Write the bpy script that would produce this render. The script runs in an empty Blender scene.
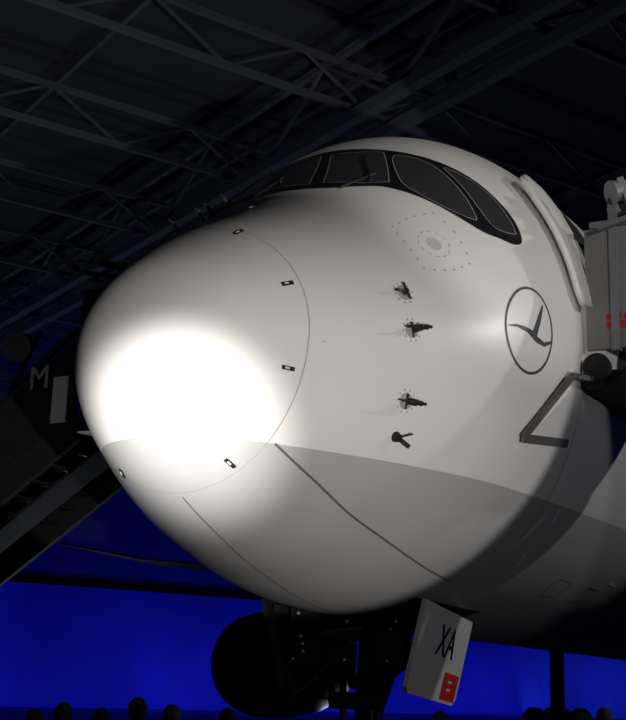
import bpy, bmesh, math, random, numpy as np
from mathutils import Matrix, Vector
from mathutils.geometry import delaunay_2d_cdt
random.seed(4)
sc=bpy.context.scene
sc.view_settings.view_transform='Standard'
ZC=5.55
# ---------------------------------------------------------------- materials
def mat(name,col,rough=.5,metal=0.,noise=0.,nscale=5.,bump=0.,emit=None,es=0.,coat=0.):
    m=bpy.data.materials.new(name);m.use_nodes=True;nt=m.node_tree;b=nt.nodes["Principled BSDF"]
    b.inputs["Base Color"].default_value=(*col,1);b.inputs["Roughness"].default_value=rough;b.inputs["Metallic"].default_value=metal
    b.inputs["Coat Weight"].default_value=coat
    if emit: b.inputs["Emission Color"].default_value=(*emit,1);b.inputs["Emission Strength"].default_value=es
    if noise or bump:
        tc=nt.nodes.new("ShaderNodeTexCoord");n=nt.nodes.new("ShaderNodeTexNoise");n.inputs["Scale"].default_value=nscale;n.inputs["Detail"].default_value=4
        nt.links.new(tc.outputs["Object"],n.inputs["Vector"])
        if noise:
            r=nt.nodes.new("ShaderNodeMapRange");r.inputs["To Min"].default_value=1-noise;r.inputs["To Max"].default_value=1+noise
            nt.links.new(n.outputs["Fac"],r.inputs["Value"])
            x=nt.nodes.new("ShaderNodeVectorMath");x.operation='SCALE';x.inputs[0].default_value=col
            nt.links.new(r.outputs["Result"],x.inputs["Scale"]);nt.links.new(x.outputs["Vector"],b.inputs["Base Color"])
        if bump:
            bp=nt.nodes.new("ShaderNodeBump");bp.inputs["Strength"].default_value=bump;bp.inputs["Distance"].default_value=.02
            nt.links.new(n.outputs["Fac"],bp.inputs["Height"]);nt.links.new(bp.outputs["Normal"],b.inputs["Normal"])
    return m
M_seam=mat("panel_seam",(.13,.125,.12),.7)
M_joint=mat("radome_joint_sealant",(.36,.35,.34),.7)
M_black=mat("window_mask_black",(.012,.012,.014),.35)
M_glass=mat("cockpit_glass",(.04,.042,.045),.08)
M_metal=mat("bare_metal",(.35,.34,.33),.35,.9)
M_dark=mat("dark_metal",(.02,.02,.022),.55,.3,noise=.3)
M_shade_black=mat("recess_shade_black",(.008,.008,.009),.8)  # near-black that puts the shade of recesses into the colour
M_logo=mat("logo_navy",(.07,.075,.09),.5)
M_mark=mat("marking_grey",(.36,.35,.34),.6)
M_markw=mat("marking_white",(.8,.8,.8),.5)
M_white=mat("white_panel",(.7,.68,.65),.45,noise=.05)
M_door=mat("gear_door_white",(.8,.78,.74),.4)
M_red=mat("red_paint",(.7,.03,.02),.5)
M_steel=mat("truss_steel",(.16,.17,.21),.6,.1,noise=.25,nscale=.8)
M_steelp=mat("galvanised_steel",(.35,.35,.36),.5,.3,noise=.15)
M_roof=mat("roof_sheet",(.08,.085,.105),.85,noise=.3,nscale=.4)
M_grey=mat("stair_grey",(.3,.29,.28),.55,.1,noise=.15)
M_shadow=mat("stair_shadow_grey",(.10,.098,.095),.6)  # dark grey standing in for a cast shadow
M_rubber=mat("tyre_rubber",(.02,.02,.02),.8)
M_skin=mat("skin",(.35,.2,.14),.5)
M_hair=mat("hair",(.02,.013,.01),.6)
M_cloth=mat("dark_cloth",(.02,.02,.028),.85,noise=.3)
# fuselage paint: white top, grey belly selected by a stored surface attribute
M_fus=mat("aircraft_paint",(.8,.78,.75),.34,bump=.05,nscale=.9)
nt=M_fus.node_tree;b=nt.nodes["Principled BSDF"]
at=nt.nodes.new("ShaderNodeAttribute");at.attribute_name="belly"
gt=nt.nodes.new("ShaderNodeMath");gt.operation='GREATER_THAN';gt.inputs[1].default_value=0
mx=nt.nodes.new("ShaderNodeMix");mx.data_type='RGBA';mx.inputs["A"].default_value=(.47,.465,.46,1);mx.inputs["B"].default_value=(.80,.78,.755,1)
nt.links.new(at.outputs["Fac"],gt.inputs[0]);nt.links.new(gt.outputs[0],mx.inputs["Factor"])
n2=nt.nodes.new("ShaderNodeTexNoise");n2.inputs["Scale"].default_value=1.3;tc=nt.nodes.new("ShaderNodeTexCoord");nt.links.new(tc.outputs["Object"],n2.inputs["Vector"])
mr=nt.nodes.new("ShaderNodeMapRange");mr.inputs["To Min"].default_value=.95;mr.inputs["To Max"].default_value=1.04
nt.links.new(n2.outputs["Fac"],mr.inputs["Value"]);vm=nt.nodes.new("ShaderNodeVectorMath");vm.operation='SCALE'
nt.links.new(mx.outputs["Result"],vm.inputs[0]);nt.links.new(mr.outputs["Result"],vm.inputs["Scale"]);nt.links.new(vm.outputs["Vector"],b.inputs["Base Color"])
# ---------------------------------------------------------------- helpers
def empty(name,loc=(0,0,0)):
    e=bpy.data.objects.new(name,None);e.location=loc;bpy.context.collection.objects.link(e);return e
def mk(name,V,F,m,parent=None,smooth=False):
    me=bpy.data.meshes.new(name);me.from_pydata([tuple(v) for v in V],[],F)
    if smooth: me.polygons.foreach_set("use_smooth",[True]*len(me.polygons))
    for mm in (m if isinstance(m,(list,tuple)) else [m]): me.materials.append(mm)
    me.update();o=bpy.data.objects.new(name,me);bpy.context.collection.objects.link(o)
    if parent: o.parent=parent
    return o
class Geo:
    def __init__(s): s.V=[];s.F=[]
    def beam(s,p,q,w,h=None,up=(0,0,1)):
        h=h or w;p=Vector(p);q=Vector(q);d=(q-p).normalized();u=Vector(up)
        if abs(d.dot(u))>.98:u=Vector((1,0,0))
        a=d.cross(u).normalized();c=a.cross(d);n=len(s.V)
        for e in (p,q):
            for i,j in((-1,-1),(1,-1),(1,1),(-1,1)): s.V.append(e+a*(i*w/2)+c*(j*h/2))
        s.F+=[(n,n+1,n+2,n+3),(n+7,n+6,n+5,n+4)]+[(n+i,n+4+i,n+4+(i+1)%4,n+(i+1)%4) for i in range(4)]
    def cyl(s,p,q,r,r2=None,k=16):
        r2=r if r2 is None else r2;p=Vector(p);q=Vector(q);d=(q-p).normalized();u=Vector((0,0,1)) if abs(d.z)<.9 else Vector((1,0,0))
        a=d.cross(u).normalized();c=a.cross(d);n=len(s.V)
        for e,rr in((p,r),(q,r2)):
            for i in range(k):
                t=2*math.pi*i/k;s.V.append(e+(a*math.cos(t)+c*math.sin(t))*rr)
        s.F+=[(n+i,n+(i+1)%k,n+k+(i+1)%k,n+k+i) for i in range(k)]+[tuple(n+i for i in range(k))[::-1],tuple(n+k+i for i in range(k))]
    def quad(s,*p):
        n=len(s.V);s.V+=[Vector(x) for x in p];s.F.append(tuple(range(n,n+len(p))))
    def rev(s,c,d,prof,k=32):
        c=Vector(c);d=Vector(d).normalized();u=Vector((0,0,1)) if abs(d.z)<.9 else Vector((1,0,0));a=d.cross(u).normalized();e=a.cross(d);n=len(s.V)
        for t,r in prof:
            for i in range(k):
                g=2*math.pi*i/k;s.V.append(c+d*t+(a*math.cos(g)+e*math.sin(g))*r)
        for j in range(len(prof)-1):
            s.F+=[(n+j*k+i,n+j*k+(i+1)%k,n+(j+1)*k+(i+1)%k,n+(j+1)*k+i) for i in range(k)]
    def make(s,name,m,parent=None,smooth=False): return mk(name,s.V,s.F,m,parent,smooth)
def text(body,size,Mw,m,parent,name,sx=1.):
    c=bpy.data.curves.new(name,"FONT");c.body=body;c.size=size;c.align_x='CENTER';c.align_y='CENTER';c.extrude=.002;c.offset=.004;c.materials.append(m)
    o=bpy.data.objects.new(name,c);bpy.context.collection.objects.link(o);o.parent=parent;o.matrix_world=Mw@Matrix.Diagonal((sx,1,1,1))
def basis(X,Y,loc):
    X=Vector(X).normalized();Y=Vector(Y).normalized();Z=X.cross(Y).normalized();Y=Z.cross(X);m=Matrix((X,Y,Z)).transposed().to_4x4();m.translation=loc;return m
# ---------------------------------------------------------------- aircraft surface
T=np.array([
[0,-.95,-.95,0,-.95],[.1,-.525,-1.456,.555,-.93],[.3,-.19,-1.748,.832,-.9],[.6,.095,-1.999,1.05,-.85],[1,.385,-2.203,1.267,-.78],
[1.5,.684,-2.399,1.546,-.68],[2,.982,-2.572,1.79,-.57],[2.5,1.309,-2.699,2.01,-.46],[3,1.726,-2.81,2.195,-.35],[3.5,2.148,-2.885,2.327,-.26],
[4,2.49,-2.915,2.422,-.18],[5,2.854,-2.95,2.569,-.08],[6,2.967,-2.97,2.678,-.02],[7,3.015,-2.99,2.765,0],[8,3.03,-3.0,2.83,0],[10,3.04,-3.0,2.9,0],[14,3.04,-3.0,2.94,0],[20,3.04,-3.0,2.95,0],
[34,3.04,-3.0,2.95,0],[45,3.04,-3.0,2.95,0],[54,3.0,-1.6,2.3,.4],[61,2.6,.4,1.1,1.4],[65,2.1,1.4,.35,1.75]])
tt=np.sqrt(T[:,0])
def herm(t,k,y):
    d=np.gradient(y,k); d[-1]=0
    i=np.clip(np.searchsorted(k,t,side='right')-1,0,len(k)-2)
    h=k[i+1]-k[i]; s=(t-k[i])/h
    return (2*s**3-3*s**2+1)*y[i]+(s**3-2*s**2+s)*h*d[i]+(-2*s**3+3*s**2)*y[i+1]+(s**3-s**2)*h*d[i+1]
def sec(x):
    t=np.sqrt(np.asarray(x,float)); return [herm(t,tt,T[:,i]) for i in range(1,5)]
def pts(x,h):
    zt,zb,w,zm=sec(x); c=np.cos(h);s=np.sin(h)
    return np.stack([x,-w*c,zm+np.where(s>0,(zt-zm)*s,(zm-zb)*s)+ZC],-1)
def S(x,deg,off=0.):
    x=max(x,.0005);h=math.radians(deg);e=.01;f=lambda a,b:Vector(pts(np.array([a]),np.array([b]))[0])
    p=f(x,h)
    if off:
        du=f(x+e,h)-f(max(x-e,.0001),h);dv=f(x,h+e)-f(x,h-e);n=dv.cross(du).normalized()
        if n.dot(p-Vector((x+.6,0,ZC-.4)))<0:n=-n
        p=p+n*off
    return p
def SN(x,deg): return (S(x,deg,.1)-S(x,deg)).normalized()
aircraft=empty("passenger_aircraft")
xs=np.concatenate([np.linspace(0,math.sqrt(8),150)**2,np.linspace(8.2,45,60),np.linspace(45.8,65,26)]);ph=np.linspace(0,2*np.pi,240,endpoint=False)
XX,HH=np.meshgrid(xs,ph,indexing='ij');G=pts(XX,HH);nx,nh=G.shape[:2]
F_=[(i*nh+j,i*nh+(j+1)%nh,(i+1)*nh+(j+1)%nh,(i+1)*nh+j) for i in range(nx-1) for j in range(nh)]+[tuple((nx-1)*nh+j for j in range(nh))]
fus=mk("fuselage",G.reshape(-1,3).tolist(),F_,M_fus,aircraft,True)
bel=G[:,:,2]-(ZC-1.72+.004*XX)
a=fus.data.attributes.new("belly",'FLOAT','POINT');a.data.foreach_set("value",bel.reshape(-1).astype(np.float32))
KP=.042
def inpoly(x,y,P):
    c=False;j=len(P)-1
    for i in range(len(P)):
        if (P[i][1]>y)!=(P[j][1]>y) and x<(P[j][0]-P[i][0])*(y-P[i][1])/(P[j][1]-P[i][1])+P[i][0]:c=not c
        j=i
    return c
def smoothpoly(P,n=6,closed=True):
    o=[];L=len(P)
    for i in range(L if closed else L-1):
        p0,p1,p2,p3=[np.array(P[(i+k)%L] if closed else P[min(max(i+k,0),L-1)],float) for k in(-1,0,1,2)]
        for k in range(n):
            t=k/n;o.append(tuple(.5*(2*p1+(p2-p0)*t+(2*p0-5*p1+4*p2-p3)*t*t+(3*p1-p0-3*p2+p3)*t**3)))
    if not closed:o.append(P[-1])
    return o
def linpoly(P,n=6):
    o=[];L=len(P)
    for i in range(L):
        for k in range(n):o.append((P[i][0]+(P[(i+1)%L][0]-P[i][0])*k/n,P[i][1]+(P[(i+1)%L][1]-P[i][1])*k/n))
    return o
def patch(name,P,off,m,step=.06,parent=aircraft,thick=0):
    Q=[(x,p*KP) for x,p in P];n=len(Q);v=[Vector(q) for q in Q]
    x0,x1=min(q[0] for q in Q),max(q[0] for q in Q);y0,y1=min(q[1] for q in Q),max(q[1] for q in Q)
    x=x0+step/2
    while x<x1:
        y=y0+step/2
        while y<y1:
            if inpoly(x,y,Q) and min((x-q[0])**2+(y-q[1])**2 for q in Q)>(step*.35)**2:v.append(Vector((x,y)))
            y+=step
        x+=step
    r=delaunay_2d_cdt(v,[(i,(i+1)%n) for i in range(n)],[],1,1e-5)
    V=[S(q.x,q.y/KP,off) for q in r[0]]
    o=mk(name,V,[tuple(f) for f in r[2]],m,parent,True)
    if thick: md=o.modifiers.new("s","SOLIDIFY");md.thickness=thick;md.offset=0
    return o
def strip(name,P,w,off,m,closed=False,parent=aircraft,sub=8):
    pp=[]
    for i in range(len(P)-(0 if closed else 1)):
        a_,b_=P[i],P[(i+1)%len(P)]
        for k in range(sub):pp.append((a_[0]+(b_[0]-a_[0])*k/sub,a_[1]+(b_[1]-a_[1])*k/sub))
    if not closed:pp.append(P[-1])
    C=[S(x,p,off) for x,p in pp];N=[SN(x,p) for x,p in pp];V=[];n=len(C)
    for i in range(n):
        t=(C[(i+1)%n]-C[i-1]) if closed else (C[min(i+1,n-1)]-C[max(i-1,0)])
        s=t.normalized().cross(N[i])*(w/2);V+=[C[i]+s,C[i]-s]
    F=[(2*i,2*i+1,2*((i+1)%n)+1,2*((i+1)%n)) for i in range(n if closed else n-1)]
    return mk(name,V,F,m,parent)
mir=lambda P:[(x,180-p) for x,p in P]
# cockpit windows
top=[(3.50,90),(3.48,81),(3.50,73),(3.54,66),(3.61,57),(3.69,47),(3.74,38),(3.76,31),(3.68,25.5),(3.5,25)]
bot=[(3.32,27.5),(3.11,31.5),(2.95,39),(2.85,48),(2.77,57),(2.71,63),(2.57,70),(2.47,76),(2.42,90)]
full=top+bot[:-1]+[bot[-1]]+mir(bot[:-1])[::-1]+mir(top[1:])[::-1]
patch("cockpit_mask",smoothpoly(full,5),.006,M_black)
B=[(2.58,79.5),(3.34,88),(3.36,80),(3.41,73),(2.82,62),(2.67,68)]
A_=[(2.54,83.5),(3.34,91),(3.36,100),(3.41,107),(2.82,118),(2.64,108)]
C=[(3.37,69),(3.45,60),(3.36,50),(3.18,37),(3.09,36),(2.90,44),(2.86,56),(3.03,63)]
D=[(3.51,55),(3.60,49),(3.67,39),(3.64,29),(3.53,28),(3.31,31.5),(3.31,39),(3.40,47)]
for i,(P,sm) in enumerate([(B,0),(A_,0),(C,1),(D,1),(mir(C),1),(mir(D),1)]):
    Q=smoothpoly(P,6) if sm else linpoly(P,6)
    patch("cockpit_window_%d"%(i+1),Q,.012,M_glass)
    strip("window_frame_%d"%(i+1),Q,.009,.016,M_mark,True,sub=1)
for s_,x0,p0 in((1,2.6,72),(1,2.55,100)):
    g=Geo();g.beam(S(x0-.12,p0,.02),S(x0+.25,p0-5,.05),.02);g.beam(S(x0+.1,p0-6,.05),S(x0+.6,p0+4,.05),.018);g.make("windscreen_wiper",M_dark,aircraft)
def ring(x0,k):
    P=[]
    for i in range(120):
        h=i*3-180;x=x0
        for _ in range(5): x=x0+k*(S(x,h).z-ZC+.8)
        P.append((x,h))
    return P
strip("radome_joint",ring(.825,.029),.009,.003,M_joint,True,sub=1)
sm1=smoothpoly([(.86,-43),(1.32,-48),(1.93,-53),(2.87,-57),(4.18,-61)],5,False)
strip("belly_seam_port",sm1,.022,.003,M_seam,sub=2)
strip("belly_seam_starboard",mir(sm1),.024,.003,M_seam,sub=2)
strip("belly_seam_centre",[(.84,-89.5),(1.36,-89.5),(1.95,-89.5),(3.9,-89.5)],.014,.003,M_seam)
strip("frame_joint",[(4.62,h) for h in range(-88,268,4)],.008,.003,M_mark,False,sub=2)
def plate(x,p,L=.12,W=.034,rot=0):
    N=SN(x,p);t=(S(x+.02,p)-S(x,p)).normalized();s=N.cross(t);t2=(t*math.cos(rot)+s*math.sin(rot));c=S(x,p,.008)
    g=Geo();g.beam(c-t2*L/2,c+t2*L/2,W,.012,up=N);g.make("radome_latch",M_dark,aircraft)
    g=Geo();g.beam(c-t2*L*.30+N*.008,c+t2*L*.05+N*.008,W*.4,.006,up=N);g.make("latch_label",M_markw,aircraft)
for x,p in((.72,26),(.68,-14),(.69,-60),(.73,-119),(.83,68),(1.69,88),(.72,154)): plate(x,p)
def fairing(x,p,kind):
    N=SN(x,p);t=(S(x+.02,p)-S(x,p)).normalized();s=N.cross(t);c=S(x,p)
    r=.075 if kind!='vane' else .05
    g=Geo();g.rev(c-N*.01,N,[(0,r),(.018,r*.97),(.022,r*.8),(.022,0)],28);g.make("probe_base",M_mark if kind!='vane' else M_dark,aircraft,False)
    g=Geo()
    for i in range(10):
        a_=2*math.pi*i/10;q=c+(t*math.cos(a_)+s*math.sin(a_))*(r*1.35);g.beam(q-s*.009,q+s*.009,.010,.008,up=N)
    if kind!='vane':g.make("probe_bolts",M_mark,aircraft)
    g=Geo()
    if kind=='pitot':
        g.beam(c,c+N*.11+t*.03,.06,.022,up=t);g.cyl(c+N*.11+t*.14,c+N*.12-t*.16,.016,.007);g.cyl(c+N*.10+t*.10,c+N*.10-t*.02,.024,.016)
        g.beam(c-s*.07,c+s*.07+N*.01,.02,.03,up=N)
    elif kind=='vane':
        g.cyl(c,c+N*.05,.05,.035);g.beam(c+N*.03,c+N*.07+t*.13-s*.05,.04,.012,up=N);g.beam(c+N*.03,c+N*.07+t*.12+s*.07,.012,.012,up=N)
    else:
        g.cyl(c,c+N*.06,.035,.02);g.beam(c+N*.04,c+N*.07-t*.14,.018,.018)
        g.beam(c+N*.05-s*.09,c+N*.05+s*.08,.018)
    g.make("probe_"+kind,M_dark,aircraft)
for x,p,k in((1.78,16,'ice'),(1.80,2,'pitot'),(1.84,-18,'pitot'),(1.87,-28,'vane')):
    fairing(x,p,k);fairing(x,180-p,k)
for x,p in((2.52,116),(2.57,111),(2.0,112),(1.62,116)):
    N=SN(x,p);c=S(x,p);g=Geo();g.beam(c,c+N*.13,.03,.012,up=(1,0,0));g.cyl(c+N*.12+Vector((.02,0,0)),c+N*.13-Vector((.08,0,0)),.014,.008);g.make("roof_probe",M_metal,aircraft)
g=Geo();c=S(.96,-3);N=SN(.96,-3);g.rev(c,N,[(-.01,.022),(.008,.02),(.014,.01),(.016,0)],16);g.make("white_stud",M_markw,aircraft,True)  # small white stud on the port side of the nose
sq=[(2.12,24),(2.10,34),(2.14,44),(2.45,46),(2.74,44),(2.76,33),(2.70,23),(2.42,22)]
L=linpoly(sq,5)
for i in range(0,len(L),2):
    q=L[i];r=L[(i+1)%len(L)];strip("inspection_mark",[q,((q[0]+r[0])/2+.0,(q[1]+r[1])/2)],.016,.003,M_mark,sub=1)
patch("inspection_disc",[(2.42+.08*math.cos(a_/12*math.pi),33+2.7*math.sin(a_/12*math.pi)) for a_ in range(24)],.003,mat("disc_grey",(.56,.55,.53),.5),.05)
Lc=[(2.42+.17*math.cos(a_/12*math.pi),33+5.6*math.sin(a_/12*math.pi)) for a_ in range(24)]
for i in range(0,24,2): strip("inspection_ring",[Lc[i],Lc[i+1]],.009,.003,M_mark,sub=1)
for sd in(0,1):
    f_=(lambda P:P) if sd==0 else mir
    LC=(3.40,2.6)
    strip("roundel_ring",f_([(LC[0]+.43*math.cos(math.radians(a_)),LC[1]+10.4*math.sin(math.radians(a_))) for a_ in range(0,360,5)]),.030,.004,M_logo,True,sub=1)
    def bird(P): return f_([(LC[0]+x*.43,LC[1]+y*10.4) for x,y in P])
    patch("roundel_bird",bird([(-.98,.05),(-.6,.08),(-.25,.03),(.08,-.06),(.40,.34),(.64,.58),(.68,.52),(.45,.13),(.25,-.18),(.60,-.30),(.95,-.24),(.96,-.3),(.6,-.40),(.2,-.32),(-.15,-.12),(-.55,.0)]),.004,M_logo,.05)
for p in(-24,-35,-48,-60): strip("jacking_mark",[(5.02,p),(5.07,p-3.5)],.035,.004,M_markw)
for p in(-30,-49): strip("service_mark",[(8.2,p),(8.5,p)],.05,.004,M_markw)
for x in(6.5,7.6,9.2): strip("service_panel",[(x,-52),(x+.5,-52),(x+.5,-58),(x,-58)],.012,.003,M_seam,True)
for sd in(0,1):
    f_=(lambda P:P) if sd==0 else mir
    patch("doorway_shade",f_(linpoly([(4.86,2),(4.86,42),(5.9,42),(5.9,2)],8)),.01,M_shade_black,.12)  # flat black patch, shade of the door recess painted on
    patch("door_panel",f_(linpoly([(4.32,12),(4.30,24),(4.30,36),(4.38,43),(4.66,45),(4.78,40),(4.76,12),(4.68,9),(4.40,9)],4)),.12,M_white,.1,thick=.06)
    g=Geo()
    for p in(18,32):
        p_=p if sd==0 else 180-p;g.beam(S(4.45,p_,.09),S(4.9,p_,-.02),.05)
    g.make("door_hinge_arm",M_dark,aircraft)
for sd in(0,1):
    for i in range(48):
        x=7.6+i*.72
        if 15<i<18: continue
        c=[(x+.11*math.cos(a_*math.pi/6),14+3.3*math.sin(a_*math.pi/6)) for a_ in range(12)]
        patch("cabin_window",c if sd==0 else mir(c),.006,M_glass,.3)
# ---- nose gear
gear_x=4.75
BXs=[4.02,5.75]
patch("gear_bay_shade",[(x,-90+d) for x,d in linpoly([(BXs[0],-21),(BXs[0],21),(BXs[1],21),(BXs[1],-21)],8)],.008,M_shade_black,.1)  # flat black patch painted in for the shade of the open bay
def gdoor(sgn,name):
    P=[(4.05,sgn*.95,2.80),(5.45,sgn*.95,2.64),(5.47,sgn*.74,1.80),(5.40,sgn*.72,1.73),(4.10,sgn*.72,1.86),(4.05,sgn*.74,1.92)]
    n=Vector((0,sgn*.97,-.25)).normalized()*.025
    V=[Vector(p)+n for p in P]+[Vector(p)-n for p in P];k=len(P)
    o=mk(name,V,[tuple(range(k)),tuple(range(2*k-1,k-1,-1))]+[(i,k+i,k+(i+1)%k,(i+1)%k) for i in range(k)],[M_door,M_shade_black],aircraft)  # second material paints the unlit inner faces black
    if sgn>0:
        for q in o.data.polygons:q.material_index=1
        o.data.polygons[0].material_index=0
    else: o.data.polygons[1].material_index=1
gdoor(-1,"nose_gear_door_port");gdoor(1,"nose_gear_door_starboard")
Dn=Vector((0,-.97,.25)).normalized()
def DQ(s,t,o=.03):
    a_=Vector((4.05,-.95,2.80)).lerp(Vector((5.45,-.95,2.64)),s);b_=Vector((4.05,-.72,1.87)).lerp(Vector((5.45,-.72,1.73)),s);return a_.lerp(b_,t)+Dn*o
nn=(DQ(1,0,0)-DQ(0,0,0)).cross(DQ(0,1,0)-DQ(0,0,0)).normalized()
if nn.y>0:nn=-nn
Dn=nn
text("XA",.46,basis(DQ(1,.4,0)-DQ(0,.4,0),DQ(.5,0,0)-DQ(.5,1,0),DQ(.56,.36,.032)),M_black,aircraft,"registration_letters",.8)
g=Geo();g.quad(DQ(.66,.66),DQ(.97,.66),DQ(.97,.97),DQ(.66,.97));g.make("door_red_placard",M_red,aircraft)
g=Geo()
for t in(.74,.83): g.quad(DQ(.76,t,.033),DQ(.84,t,.033),DQ(.84,t+.03,.033),DQ(.76,t+.03,.033))
g.make("placard_lines",M_markw,aircraft)
g=Geo()
g.cyl((gear_x+.1,0,2.75),(gear_x,0,1.35),.13);g.cyl((gear_x,0,1.4),(gear_x-.03,0,.55),.085)
g.cyl((gear_x-.03,-.45,.53),(gear_x-.03,.45,.53),.07)
g.beam((gear_x-.15,-.12,1.5),(gear_x-.5,0,1.05),.1,.05);g.beam((gear_x-.5,0,1.05),(gear_x-.1,0,.65),.1,.05)
g.beam((gear_x+.05,.1,1.6),(gear_x+1.0,.12,2.75),.09);g.beam((gear_x+.05,-.1,1.6),(gear_x+1.0,-.12,2.75),.09)
g.beam((gear_x,-.5,2.45),(gear_x,.5,2.45),.12);g.cyl((gear_x-.2,.22,2.75),(gear_x-.15,.2,1.5),.04);g.cyl((gear_x-.2,-.22,2.75),(gear_x-.15,-.2,1.5),.04)
g.cyl((gear_x-.25,-.3,1.75),(gear_x-.25,.3,1.75),.09)
g.beam((gear_x-.1,-.6,2.3),(gear_x-.1,-.15,2.0),.16,.2);g.beam((gear_x-.1,.6,2.35),(gear_x-.1,.2,2.0),.16,.2);g.beam((gear_x+.3,-.6,2.6),(gear_x+.3,.6,2.6),.7,.2)
g.make("nose_gear_leg",M_dark,aircraft)
g=Geo()
for y0 in(-.5,.05,.5):
    g.beam((4.2,y0,2.74),(4.2,y0,2.1),.34,.03,up=(1,0,0))
g.beam((4.1,-.8,2.7),(5.6,-.8,2.6),.08);g.beam((4.1,.8,2.7),(5.6,.8,2.6),.08)
g.beam((4.35,-.85,2.6),(4.45,-.3,2.2),.05);g.beam((4.35,.85,2.6),(4.45,.3,2.2),.05)
g.make("gear_bay_brackets",M_shade_black,aircraft)
g=Geo()
for y0 in(-.5,.05,.5):
    for k in range(7):
        if random.random()<.7:
            c=Vector((4.17,y0+random.uniform(-.13,.13),2.65-k*.08));g.cyl(c,c-Vector((.02,0,0)),.015,k=8)
g.make("bracket_rivets",M_markw,aircraft)
g=Geo();g.rev((gear_x-.3,0,1.95),(-1,0,-.1),[(-.1,.05),(0,.09),(.02,.085),(.02,0)],20);g.rev((gear_x-.3,.28,2.2),(-1,0,-.1),[(-.1,.05),(0,.08),(.02,.075),(.02,0)],20);g.make("taxi_light",M_metal,aircraft)
g=Geo();g.beam((4.15,.62,1.78),(4.15,.30,2.0),.04,.04);g.beam((4.12,-.1,2.35),(4.3,.35,2.05),.035);g.cyl((4.15,-.2,2.5),(4.15,.25,2.45),.025);g.make("gear_hydraulic_lines",M_metal,aircraft)
def wheel(c,r,w,name="wheel"):
    g=Geo();g.rev(Vector(c)-Vector((0,w/2,0)),(0,1,0),[(0.02,0),(.03,r*.5),(0,r*.55),(.0,r*.85),(w*.2,r*.98),(w*.5,r),(w*.8,r*.98),(w,r*.85),(w,r*.55),(w-.03,r*.5),(w-.02,0)],36);g.make(name,M_rubber,aircraft,True)
for y in(-.36,.36):wheel((gear_x-.03,y,.53),.53,.36,"nose_wheel")
# ---- wings, engines, tail, main gear
def loft(name,secs,m=M_fus,vert=False):
    V=[];n=24
    for le,ch,th in secs:
        for i in range(n):
            a_=2*math.pi*i/n;cx_=.5-.5*math.cos(a_);t=th*ch*(1.3*math.sqrt(cx_)*(1-cx_)+.02)*(1 if math.sin(a_)>=0 else -1)
            V.append((le[0]+cx_*ch,le[1]+(t if vert else 0),le[2]+(0 if vert else t)))
    F=[(k*n+i,k*n+(i+1)%n,(k+1)*n+(i+1)%n,(k+1)*n+i) for k in range(len(secs)-1) for i in range(n)]+[tuple(range(n)),tuple((len(secs)-1)*n+i for i in range(n))]
    return mk(name,V,F,m,aircraft,True)
M_wing=mat("wing_grey",(.12,.125,.14),.6)
EX,EY,EZ,K=25,12.9,2.4,.8
for s_ in(-1,1):
    loft("wing",[((21,s_*1.5,4.1),13,.07),((26,s_*11,5.0),8.2,.06),((32,s_*22,6.3),4.6,.05),((37,s_*31,7.8),1.6,.05)],M_wing)
    g=Geo();g.rev((EX,s_*EY,EZ),(1,0,0),[(t,r*K) for t,r in [(0.25,1.5),(.05,1.55),(0,1.66),(.1,1.78),(.6,1.92),(2,1.98),(3.6,1.85),(5,1.45),(5.05,1.1),(3,1.2)]],48);g.make("engine_nacelle",M_wing,aircraft,True)
    g=Geo();g.rev((EX,s_*EY,EZ),(1,0,0),[(t,r*K) for t,r in [(.05,1.54),(1.0,1.5),(1.2,1.48),(1.2,0.)]],48);g.make("engine_intake",M_shade_black,aircraft,True)
    g=Geo();g.rev((EX,s_*EY,EZ),(1,0,0),[(.55,0),(.7,.12),(1.1,.33)],24)
    for i in range(22):
        a_=2*math.pi*i/22;r0,r1=.3,1.17;f=lambda r,da,x:Vector((EX+x,s_*EY+r*math.cos(a_+da),EZ+r*math.sin(a_+da)))
        g.quad(f(r0,0,1.0),f(r1,.05,.85),f(r1,.24,1.12),f(r0,.3,1.15))
    g.make("engine_fan",M_dark,aircraft)
    g=Geo();g.beam((EX+1.5,s_*EY,4.3),(EX+7,s_*EY,5.1),.35,.9);g.make("engine_pylon",M_wing,aircraft)
    loft("tailplane",[((56,s_*.6,ZC+1.4),6,.06),((61,s_*9,ZC+2.2),2.4,.05)],M_wing)
    g=Geo();g.cyl((31,s_*5.3,4.4),(31,s_*5.3,.7),.22);g.beam((29.8,s_*5.3,.7),(32.2,s_*5.3,.7),.2);g.make("main_gear_leg",M_dark,aircraft)
    for dx in(-1,1):
        for dy in(-.45,.45):wheel((31+dx,s_*5.3+dy,.7),.7,.5,"main_wheel")
loft("tail_fin",[((53,0,ZC+2.6),8,.05),((59.5,0,ZC+10.5),3,.05)],M_fus,True)
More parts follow.
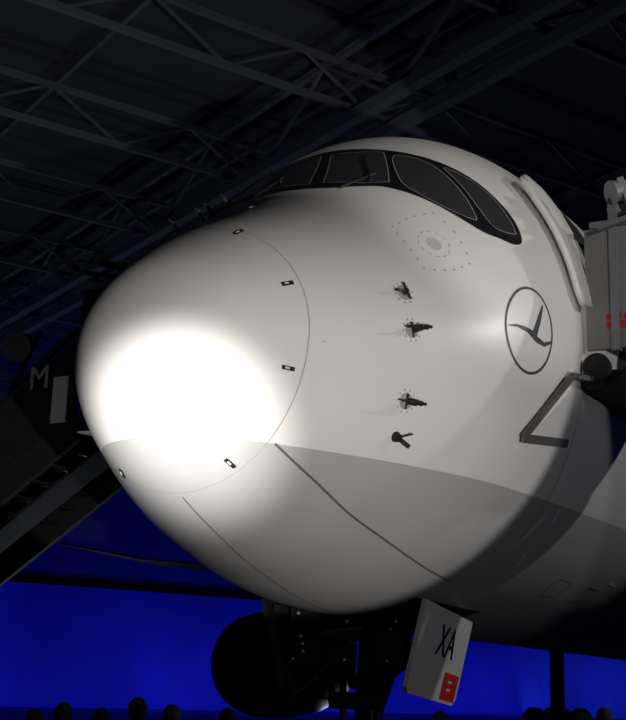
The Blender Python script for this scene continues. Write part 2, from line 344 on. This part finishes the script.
# ---------------------------------------------------------------- boarding stairs
def stairs(s_):
    e=empty("boarding_stairs")
    x0,x1=4.6,6.3;zp=5.2
    yi,yo=2.62*s_,4.15*s_;yb=11.6*s_
    MF=M_steelp if s_<0 else M_dark  # starboard stairs take darker materials, their dimness put into the colour
    g=Geo();g.beam(((x0+x1)/2,yi,zp-.12),((x0+x1)/2,yo,zp-.12),x1-x0,.24);g.make("platform",M_dark,e)
    g=Geo();n=26
    for i in range(n):
        y=yo+(yb-yo)*(i+.5)/n;z=zp-(zp-.1)*(i+1)/n;g.beam((x0+.05,y,z),(x1-.05,y,z),.3,.04)
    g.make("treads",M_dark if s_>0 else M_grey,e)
    g=Geo()
    for x in(x0,x1):
        g.beam((x,yo,zp-.2),(x,yb,.05),.08,.38)
    g.beam(((x0+x1)/2,yo,zp-.34),((x0+x1)/2,yb,.02),.5,.05)
    g.make("stringers",M_shade_black if s_>0 else M_dark,e)
    g=Geo()
    for x in(x0,x1):
        g.quad((x,yo,zp-.1),(x,yb,.15),(x,yb,1.25),(x,yo,zp+1.05))
    g.make("side_glazing",M_dark,e)
    g=Geo()
    g.beam((x0,yi-.06*s_,zp+.9),(x0,yo,zp+.9),.06,1.35,up=(0,0,1))
    g.beam((x1,yi+.3*s_,zp+.75),(x1,yo,zp+.75),.06,1.3)
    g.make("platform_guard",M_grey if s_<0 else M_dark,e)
    g=Geo()
    for x in(x0,x1):
        g.beam((x,yo,zp+1.15),(x,yb,1.35),.06);g.beam((x,yi,zp+1.62),(x,yo,zp+1.62),.07)
        for k in range(8):
            y=yo+(yb-yo)*k/8;z=zp-(zp-.1)*k/8;g.beam((x,y,z),(x,y,z+1.1),.05)
    g.beam((x0,yi+.25*s_,zp+.2),(x0,yi+.25*s_,zp+1.9),.09);g.beam((x0,yi+.2*s_,zp+1.75),(x0+.3,yo,zp+2.15),.09);g.beam((x0,yi+.55*s_,zp+1.5),(x0-.08,yi+.35*s_,zp+2.1),.07)
    g.beam((x0,yi+.2*s_,zp+1.6),(x1,yi+.2*s_,zp+2.0),.06);g.cyl((x0-.08,yi+.25*s_,zp+1.95),(x0+.15,yi+.5*s_,zp+2.05),.13,.09);g.cyl((x0-.02,yi+.6*s_,zp+1.72),(x0+.2,yi+.7*s_,zp+1.8),.1)
    g.beam((x0-.1,yi+.1*s_,zp+1.55),(x0-.1,yo,zp+1.9),.05)
    g.make("canopy_frame",MF,e)
    g=Geo();g.cyl((x0-.05,yi,zp-.1),(x1,yi,zp-.1),.12);g.cyl((x0-.1,yi+.05*s_,zp+.02),(x0-.02,yi+.05*s_,zp+.02),.15);g.make("bumper_roll",M_rubber,e)
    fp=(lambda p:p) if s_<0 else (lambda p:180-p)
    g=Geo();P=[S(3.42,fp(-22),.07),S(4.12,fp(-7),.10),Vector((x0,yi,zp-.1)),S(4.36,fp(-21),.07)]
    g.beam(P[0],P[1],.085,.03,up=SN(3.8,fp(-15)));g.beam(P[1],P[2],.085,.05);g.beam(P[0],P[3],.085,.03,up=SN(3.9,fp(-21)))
    g.make("stair_shadow_bars",M_shadow,e)  # dark bars laid over the skin in the shape of a stair shadow
    g=Geo()
    for x in(x0+.2,x1-.2): g.cyl((x,8.6*s_,.6),(x,8.6*s_,1.75),.08)
    g.beam(((x0+x1)/2,3.0*s_,.7),((x0+x1)/2,yb,.45),x1-x0,.35)
    for y in(yo,yb-1.2*s_):
        for x in(x0+.05,x1-.05): g.cyl((x-.12,y,.4),(x+.12,y,.4),.4,k=24)
    g.make("chassis",M_dark,e)
    if s_<0:
        g=Geo();xf=x0-.036
        for k,(ya,yb_,za,zb_) in enumerate(((-2.78,-3.05,5.64,5.72),(-2.78,-2.86,5.74,5.80),(-2.89,-2.93,5.74,5.82),(-2.96,-3.03,5.74,5.79))):
            g.quad((xf,ya,za),(xf,yb_,za),(xf,yb_,zb_),(xf,ya,zb_))
        g.make("red_label",M_red,e)
    else:
        g=Geo();g.beam((x0-.05,4.38,5.08),(x0-.05,4.38,5.70),.24,.02,up=(1,0,0));g.make("white_sign",M_white,e)
        text("M",.44,basis((0,-1,0),(0,0,1),(x0-.06,4.74,5.70)),M_mark,e,"sign_letter")
        # floodlight head clamped to the hand rail
        g=Geo();g.beam((x0-.1,5.15,5.6),(x0-.1,4.75,6.35),.05);g.cyl((x0-.2,4.95,6.15),(x0-.45,4.85,6.05),.16,.2);g.make("rail_floodlight",M_dark,e)
    return e
stairs(-1);stairs(1)
# ---------------------------------------------------------------- hangar (axes turned about 29 deg from the aircraft)
ha=math.radians(-28.7);HA=Vector((math.cos(ha),math.sin(ha),0));HB=Vector((-math.sin(ha),math.cos(ha),0))
H=lambda a_,b_,z=0:HA*a_+HB*b_+Vector((0,0,z))
A0,A1,B0,B1,HT=-28,70,-32,62,19.5
M_floor=mat("hangar_floor",(.07,.07,.08),.4,noise=.15,nscale=.3)
M_wall=mat("hangar_wall",(.17,.19,.27),.8,noise=.3,nscale=.2)
M_drape=mat("stage_drape",(.3,.32,.5),.85,noise=.6,nscale=.15)
def slab(name,p,m,th):
    n=(Vector(p[1])-Vector(p[0])).cross(Vector(p[3])-Vector(p[0])).normalized()*th
    V=[Vector(q) for q in p]+[Vector(q)-n for q in p]
    return mk(name,V,[(0,1,2,3),(7,6,5,4)]+[(i,4+i,4+(i+1)%4,(i+1)%4) for i in range(4)],m)
slab("floor",[H(A0,B0),H(A1,B0),H(A1,B1),H(A0,B1)],M_floor,.3)
slab("ceiling",[H(A0,B0,HT),H(A0,B1,HT),H(A1,B1,HT),H(A1,B0,HT)],M_roof,.3)
def wall(name,p,q):
    slab(name,[p,q,q+Vector((0,0,HT)),p+Vector((0,0,HT))],M_wall,.3)
wall("wall_left",H(A1,B1),H(A0,B1));wall("wall_back",H(A1,B0),H(A1,B1));wall("wall_right",H(A0,B0),H(A1,B0));wall("wall_front",H(A0,B1),H(A0,B0))
g=Geo()
for i in range(0,33):
    a_=A0+3*i
    if a_<A1: g.beam(H(a_,B1-.15,7.4),H(a_,B1-.15,HT),.25,.3)
for i in range(0,32):
    b_=B0+3*i
    if b_<B1: g.beam(H(A1-.15,b_,7.4),H(A1-.15,b_,HT),.25,.3)
for z in(7.6,15.2): g.beam(H(A0,B1-.2,z),H(A1,B1-.2,z),.3,.3);g.beam(H(A1-.2,B0,z),H(A1-.2,B1,z),.3,.3)
g.make("trim_1",M_wall)
V=[];n=400
for i in range(n+1):
    t=i/n;L=(A1-A0)+(B1-B0);d=t*L;w=.12*math.sin(d*5)
    p=H(A0+d,B1-1.0+w) if d<(A1-A0-1) else H(A1-1+w,B1-1-(d-(A1-A0-1))*.99)
    V+=[p,p+Vector((0,0,7.0))]
mk("stage_drape",V,[(2*i,2*i+2,2*i+3,2*i+1) for i in range(n)],M_drape,None,True)
g=Geo();zb,zt_=16.6,17.8
b_=-26.6
while b_<B1:
    g.beam(H(A0,b_,zb),H(A1,b_,zb),.16);g.beam(H(A0,b_,zt_),H(A1,b_,zt_),.16)
    a_=A0;k=0
    while a_<A1-2:
        g.beam(H(a_,b_,zb if k%2 else zt_),H(a_+2.2,b_,zt_ if k%2 else zb),.07);a_+=2.2;k+=1
    b_+=6
for a_ in(-4.7,13.3,31.3,49.3):
    for da in(-.6,.6):
        g.beam(H(a_+da,B0,15.9),H(a_+da,B1,15.9),.3);g.beam(H(a_+da,B0,17.9),H(a_+da,B1,17.9),.18)
    b_=B0;k=0
    while b_<B1-2:
        g.beam(H(a_-.6,b_,15.9 if k%2 else 17.9),H(a_-.6,b_+3,17.9 if k%2 else 15.9),.1)
        b_+=3;k+=1
for i in range(int((A1-A0)/9)): g.beam(H(A0+9*i,B0,18.9),H(A0+9*i,B1,18.9),.12,.3)
g.make("roof_truss",M_steel)
# ---------------------------------------------------------------- people
def human_mesh(name):
    me=bpy.data.meshes.new(name)
    V=[];E=[];R=[]
    def v(p,r,par=None):
        V.append(p);R.append(r)
        if par is not None:E.append((par,len(V)-1))
        return len(V)-1
    pel=v((0,0,.95),.15);w=v((0,0,1.12),.135,pel);ch=v((0,0,1.32),.155,w);nb=v((0,0,1.46),.075,ch);nk=v((.01,0,1.53),.055,nb)
    for s_ in(-1,1):
        hp=v((0,.10*s_,.88),.10,pel);kn=v((.02,.11*s_,.50),.065,hp);an=v((-.01,.12*s_,.10),.042,kn);to=v((.15,.14*s_,.045),.038,an)
        sh=v((0,.19*s_,1.41),.06,ch);el=v((-.02,.25*s_,1.12),.043,sh);wr=v((.06,.27*s_,.88),.028,el);pa=v((.08,.27*s_,.80),.034,wr)
        for k,(dx,l) in enumerate(((.035,.07),(.013,.085),(-.01,.08),(-.03,.06))):
            f1=v((.08+dx,.27*s_,.80-l*.7),.0095,pa);v((.09+dx,.262*s_,.80-l*1.2),.008,f1)
        t1=v((.125,.26*s_,.80),.0105,pa);v((.13,.255*s_,.76),.009,t1)
    me.from_pydata(V,E,[])
    o=bpy.data.objects.new(name,me);bpy.context.collection.objects.link(o)
    sk=o.modifiers.new("k","SKIN");
    for i,r in enumerate(R): me.skin_vertices[0].data[i].radius=(r,r*(1.15 if i in(1,2,0) else 1))
    me.skin_vertices[0].data[0].use_root=True
    sb=o.modifiers.new("s","SUBSURF");sb.levels=1;sb.render_levels=1
    dg_=bpy.context.evaluated_depsgraph_get();m2=bpy.data.meshes.new_from_object(o.evaluated_get(dg_));bpy.data.objects.remove(o)
    bm=bmesh.new();bm.from_mesh(m2)
    for f in bm.faces: f.smooth=True;c=f.calc_center_median();f.material_index=0 if not(c.z<.87 and abs(c.y)>.2) and c.z<1.50 else 1
    def blob(c,r,mi,fn=None):
        res=bmesh.ops.create_uvsphere(bm,u_segments=20,v_segments=14,radius=1)
        for q in res["verts"]:
            p=q.co.copy();p=Vector((p.x*r[0],p.y*r[1],p.z*r[2]))
            if fn:p=fn(p)
            q.co=p+Vector(c)
        fs={f for q in res["verts"] for f in q.link_faces}
        for f in fs:f.material_index=mi;f.smooth=True
    def headf(p):
        if p.z<0:p.y*=1+.9*p.z;p.x*=1+.4*p.z
        if abs(p.y)<.02 and p.x>.06 and -.03<p.z<.015:p.x+=.022
        return p
    blob((.02,0,1.635),(.095,.078,.118),1,headf)
    blob((.002,0,1.665),(.098,.088,.10),2)
    for s_ in(-1,1):
        blob((.01,.08*s_,1.63),(.018,.01,.03),1);blob((.105,.03*s_,1.64),(.012,.014,.009),3)
    blob((.108,0,1.575),(.01,.025,.006),3)
    bm.to_mesh(m2);bm.free()
    m2.materials.clear()
    for m in(M_cloth,M_skin,M_hair,M_black):m2.materials.append(m)
    return m2
hm=human_mesh("person_body")
CAM=Vector((-7.9861,-5.7259,1.9361));fh=Vector((math.cos(.4728),math.sin(.4728),0));rh=Vector((math.sin(.4728),-math.cos(.4728),0))
crowd=[(11.6,-2.40,1.62),(12.0,-2.22,1.68),(12.4,-1.93,1.63),(11.7,-1.49,1.75),(12.1,-1.22,1.69),(12.6,-.72,1.66),(12.5,1.35,1.70),(12.6,2.78,1.74),(13.8,3.26,1.77),(13.2,2.2,1.62)]
for d,l,h in crowd:
    o=bpy.data.objects.new("person",hm);bpy.context.collection.objects.link(o)
    p=CAM+fh*d+rh*l;o.location=(p.x,p.y,0);s_=h/1.765;o.scale=(s_,s_,s_);o.rotation_euler=(0,0,.4+random.uniform(-.6,.6))
# ---------------------------------------------------------------- lights
def spot(name,loc,tgt,energy,ang,blend,col,size=.1,fix=False):
    l=bpy.data.lights.new(name,"SPOT");l.energy=energy;l.spot_size=math.radians(ang);l.spot_blend=blend;l.color=col;l.shadow_soft_size=size
    o=bpy.data.objects.new(name,l);o.location=loc;d=Vector(tgt)-Vector(loc);o.rotation_euler=d.to_track_quat('-Z','Y').to_euler();bpy.context.collection.objects.link(o)
    if fix:
        dn=d.normalized();L_=Vector(loc);g=Geo();g.rev(L_-dn*.05,-dn,[(0,.2),(.1,.19),(.35,.14),(.4,0)],24)
        g.cyl((L_.x-dn.x*.2,L_.y-dn.y*.2,0),tuple(L_-dn*.2),.03)
        for k in range(3):
            a_=k*2.09;g.cyl((L_.x-dn.x*.2,L_.y-dn.y*.2,.35),(L_.x-dn.x*.2+.4*math.cos(a_),L_.y-dn.y*.2+.4*math.sin(a_),.02),.02)
        g.make("stage_spotlight",M_dark)
    return o
W=(1,.975,.945)
spot("key_spot_lamp",(-7.2,-7.8,1.0),tuple(S(1.0,0)),2950,27.0,.05,W,.06,True)
spot("high_spot_lamp",(-3.5,-14,9),(4.3,-1.2,6.8),2000,19,.6,W,.15)
spot("hot_spot_lamp",(-9.8,-4.2,.9),tuple(S(.29,-72)),13000,10.8,1.0,(1,.98,.95),.08,True)
spot("aft_side_lamp",(9.5,-13,9.5),(4,-2,5),1200,50,.4,(1,.98,.96),.12)
spot("side_fill_lamp",(0,-16,2),(8,-2,3.5),430,60,.8,(.93,.95,1),.4)
spot("stair_fill",(-8,1,3),(4.6,5.4,5.2),320,16,.8,(.9,.93,1),.2)  # added unseen fill that brightens the starboard stairs
for a_,b_ in((5,12),(20,25),(35,5),(10,38)):
    p=H(a_,b_,1.0);spot("roof_fill",p,p+Vector((.01,0,10)),430,150,.6,(.75,.82,1),.5)  # added unseen uplights, only to lift the roof out of black
def area(name,loc,d,sx,sy,e,col):
    l=bpy.data.lights.new(name,"AREA");l.shape='RECTANGLE';l.size=sx;l.size_y=sy;l.energy=e;l.color=col
    o=bpy.data.objects.new(name,l);bpy.context.collection.objects.link(o)
    q=Vector(d).to_track_quat('-Z','Y');o.matrix_world=Matrix.Translation(loc)@q.to_matrix().to_4x4()
for i in range(6):
    area("blue_wash_lamp",H(-10+14*i,B1-7,.5),HB+Vector((0,0,.5)),10,.5,240,(.015,.02,1))
    area("blue_wash_lamp",H(A1-7,-15+14*i,.5),HA+Vector((0,0,.5)),10,.5,150,(.03,.06,1))
w=bpy.data.worlds.new("world");sc.world=w;w.use_nodes=True;w.node_tree.nodes["Background"].inputs[0].default_value=(.01,.012,.03,1);w.node_tree.nodes["Background"].inputs[1].default_value=.3
# ---------------------------------------------------------------- camera
th,pi_,ro,f=.4728,.2546,.0330,1235.24
F=Vector((math.cos(th)*math.cos(pi_),math.sin(th)*math.cos(pi_),math.sin(pi_)));R=Vector((math.sin(th),-math.cos(th),0));U=R.cross(F)
R2=R*math.cos(ro)+U*math.sin(ro);U2=U*math.cos(ro)-R*math.sin(ro)
Mc=Matrix((R2,U2,-F)).transposed().to_4x4();Mc.translation=CAM
cd=bpy.data.cameras.new("camera");cd.lens=f*.05;cd.sensor_width=36;co=bpy.data.objects.new("camera",cd);co.matrix_world=Mc;bpy.context.collection.objects.link(co);sc.camera=co
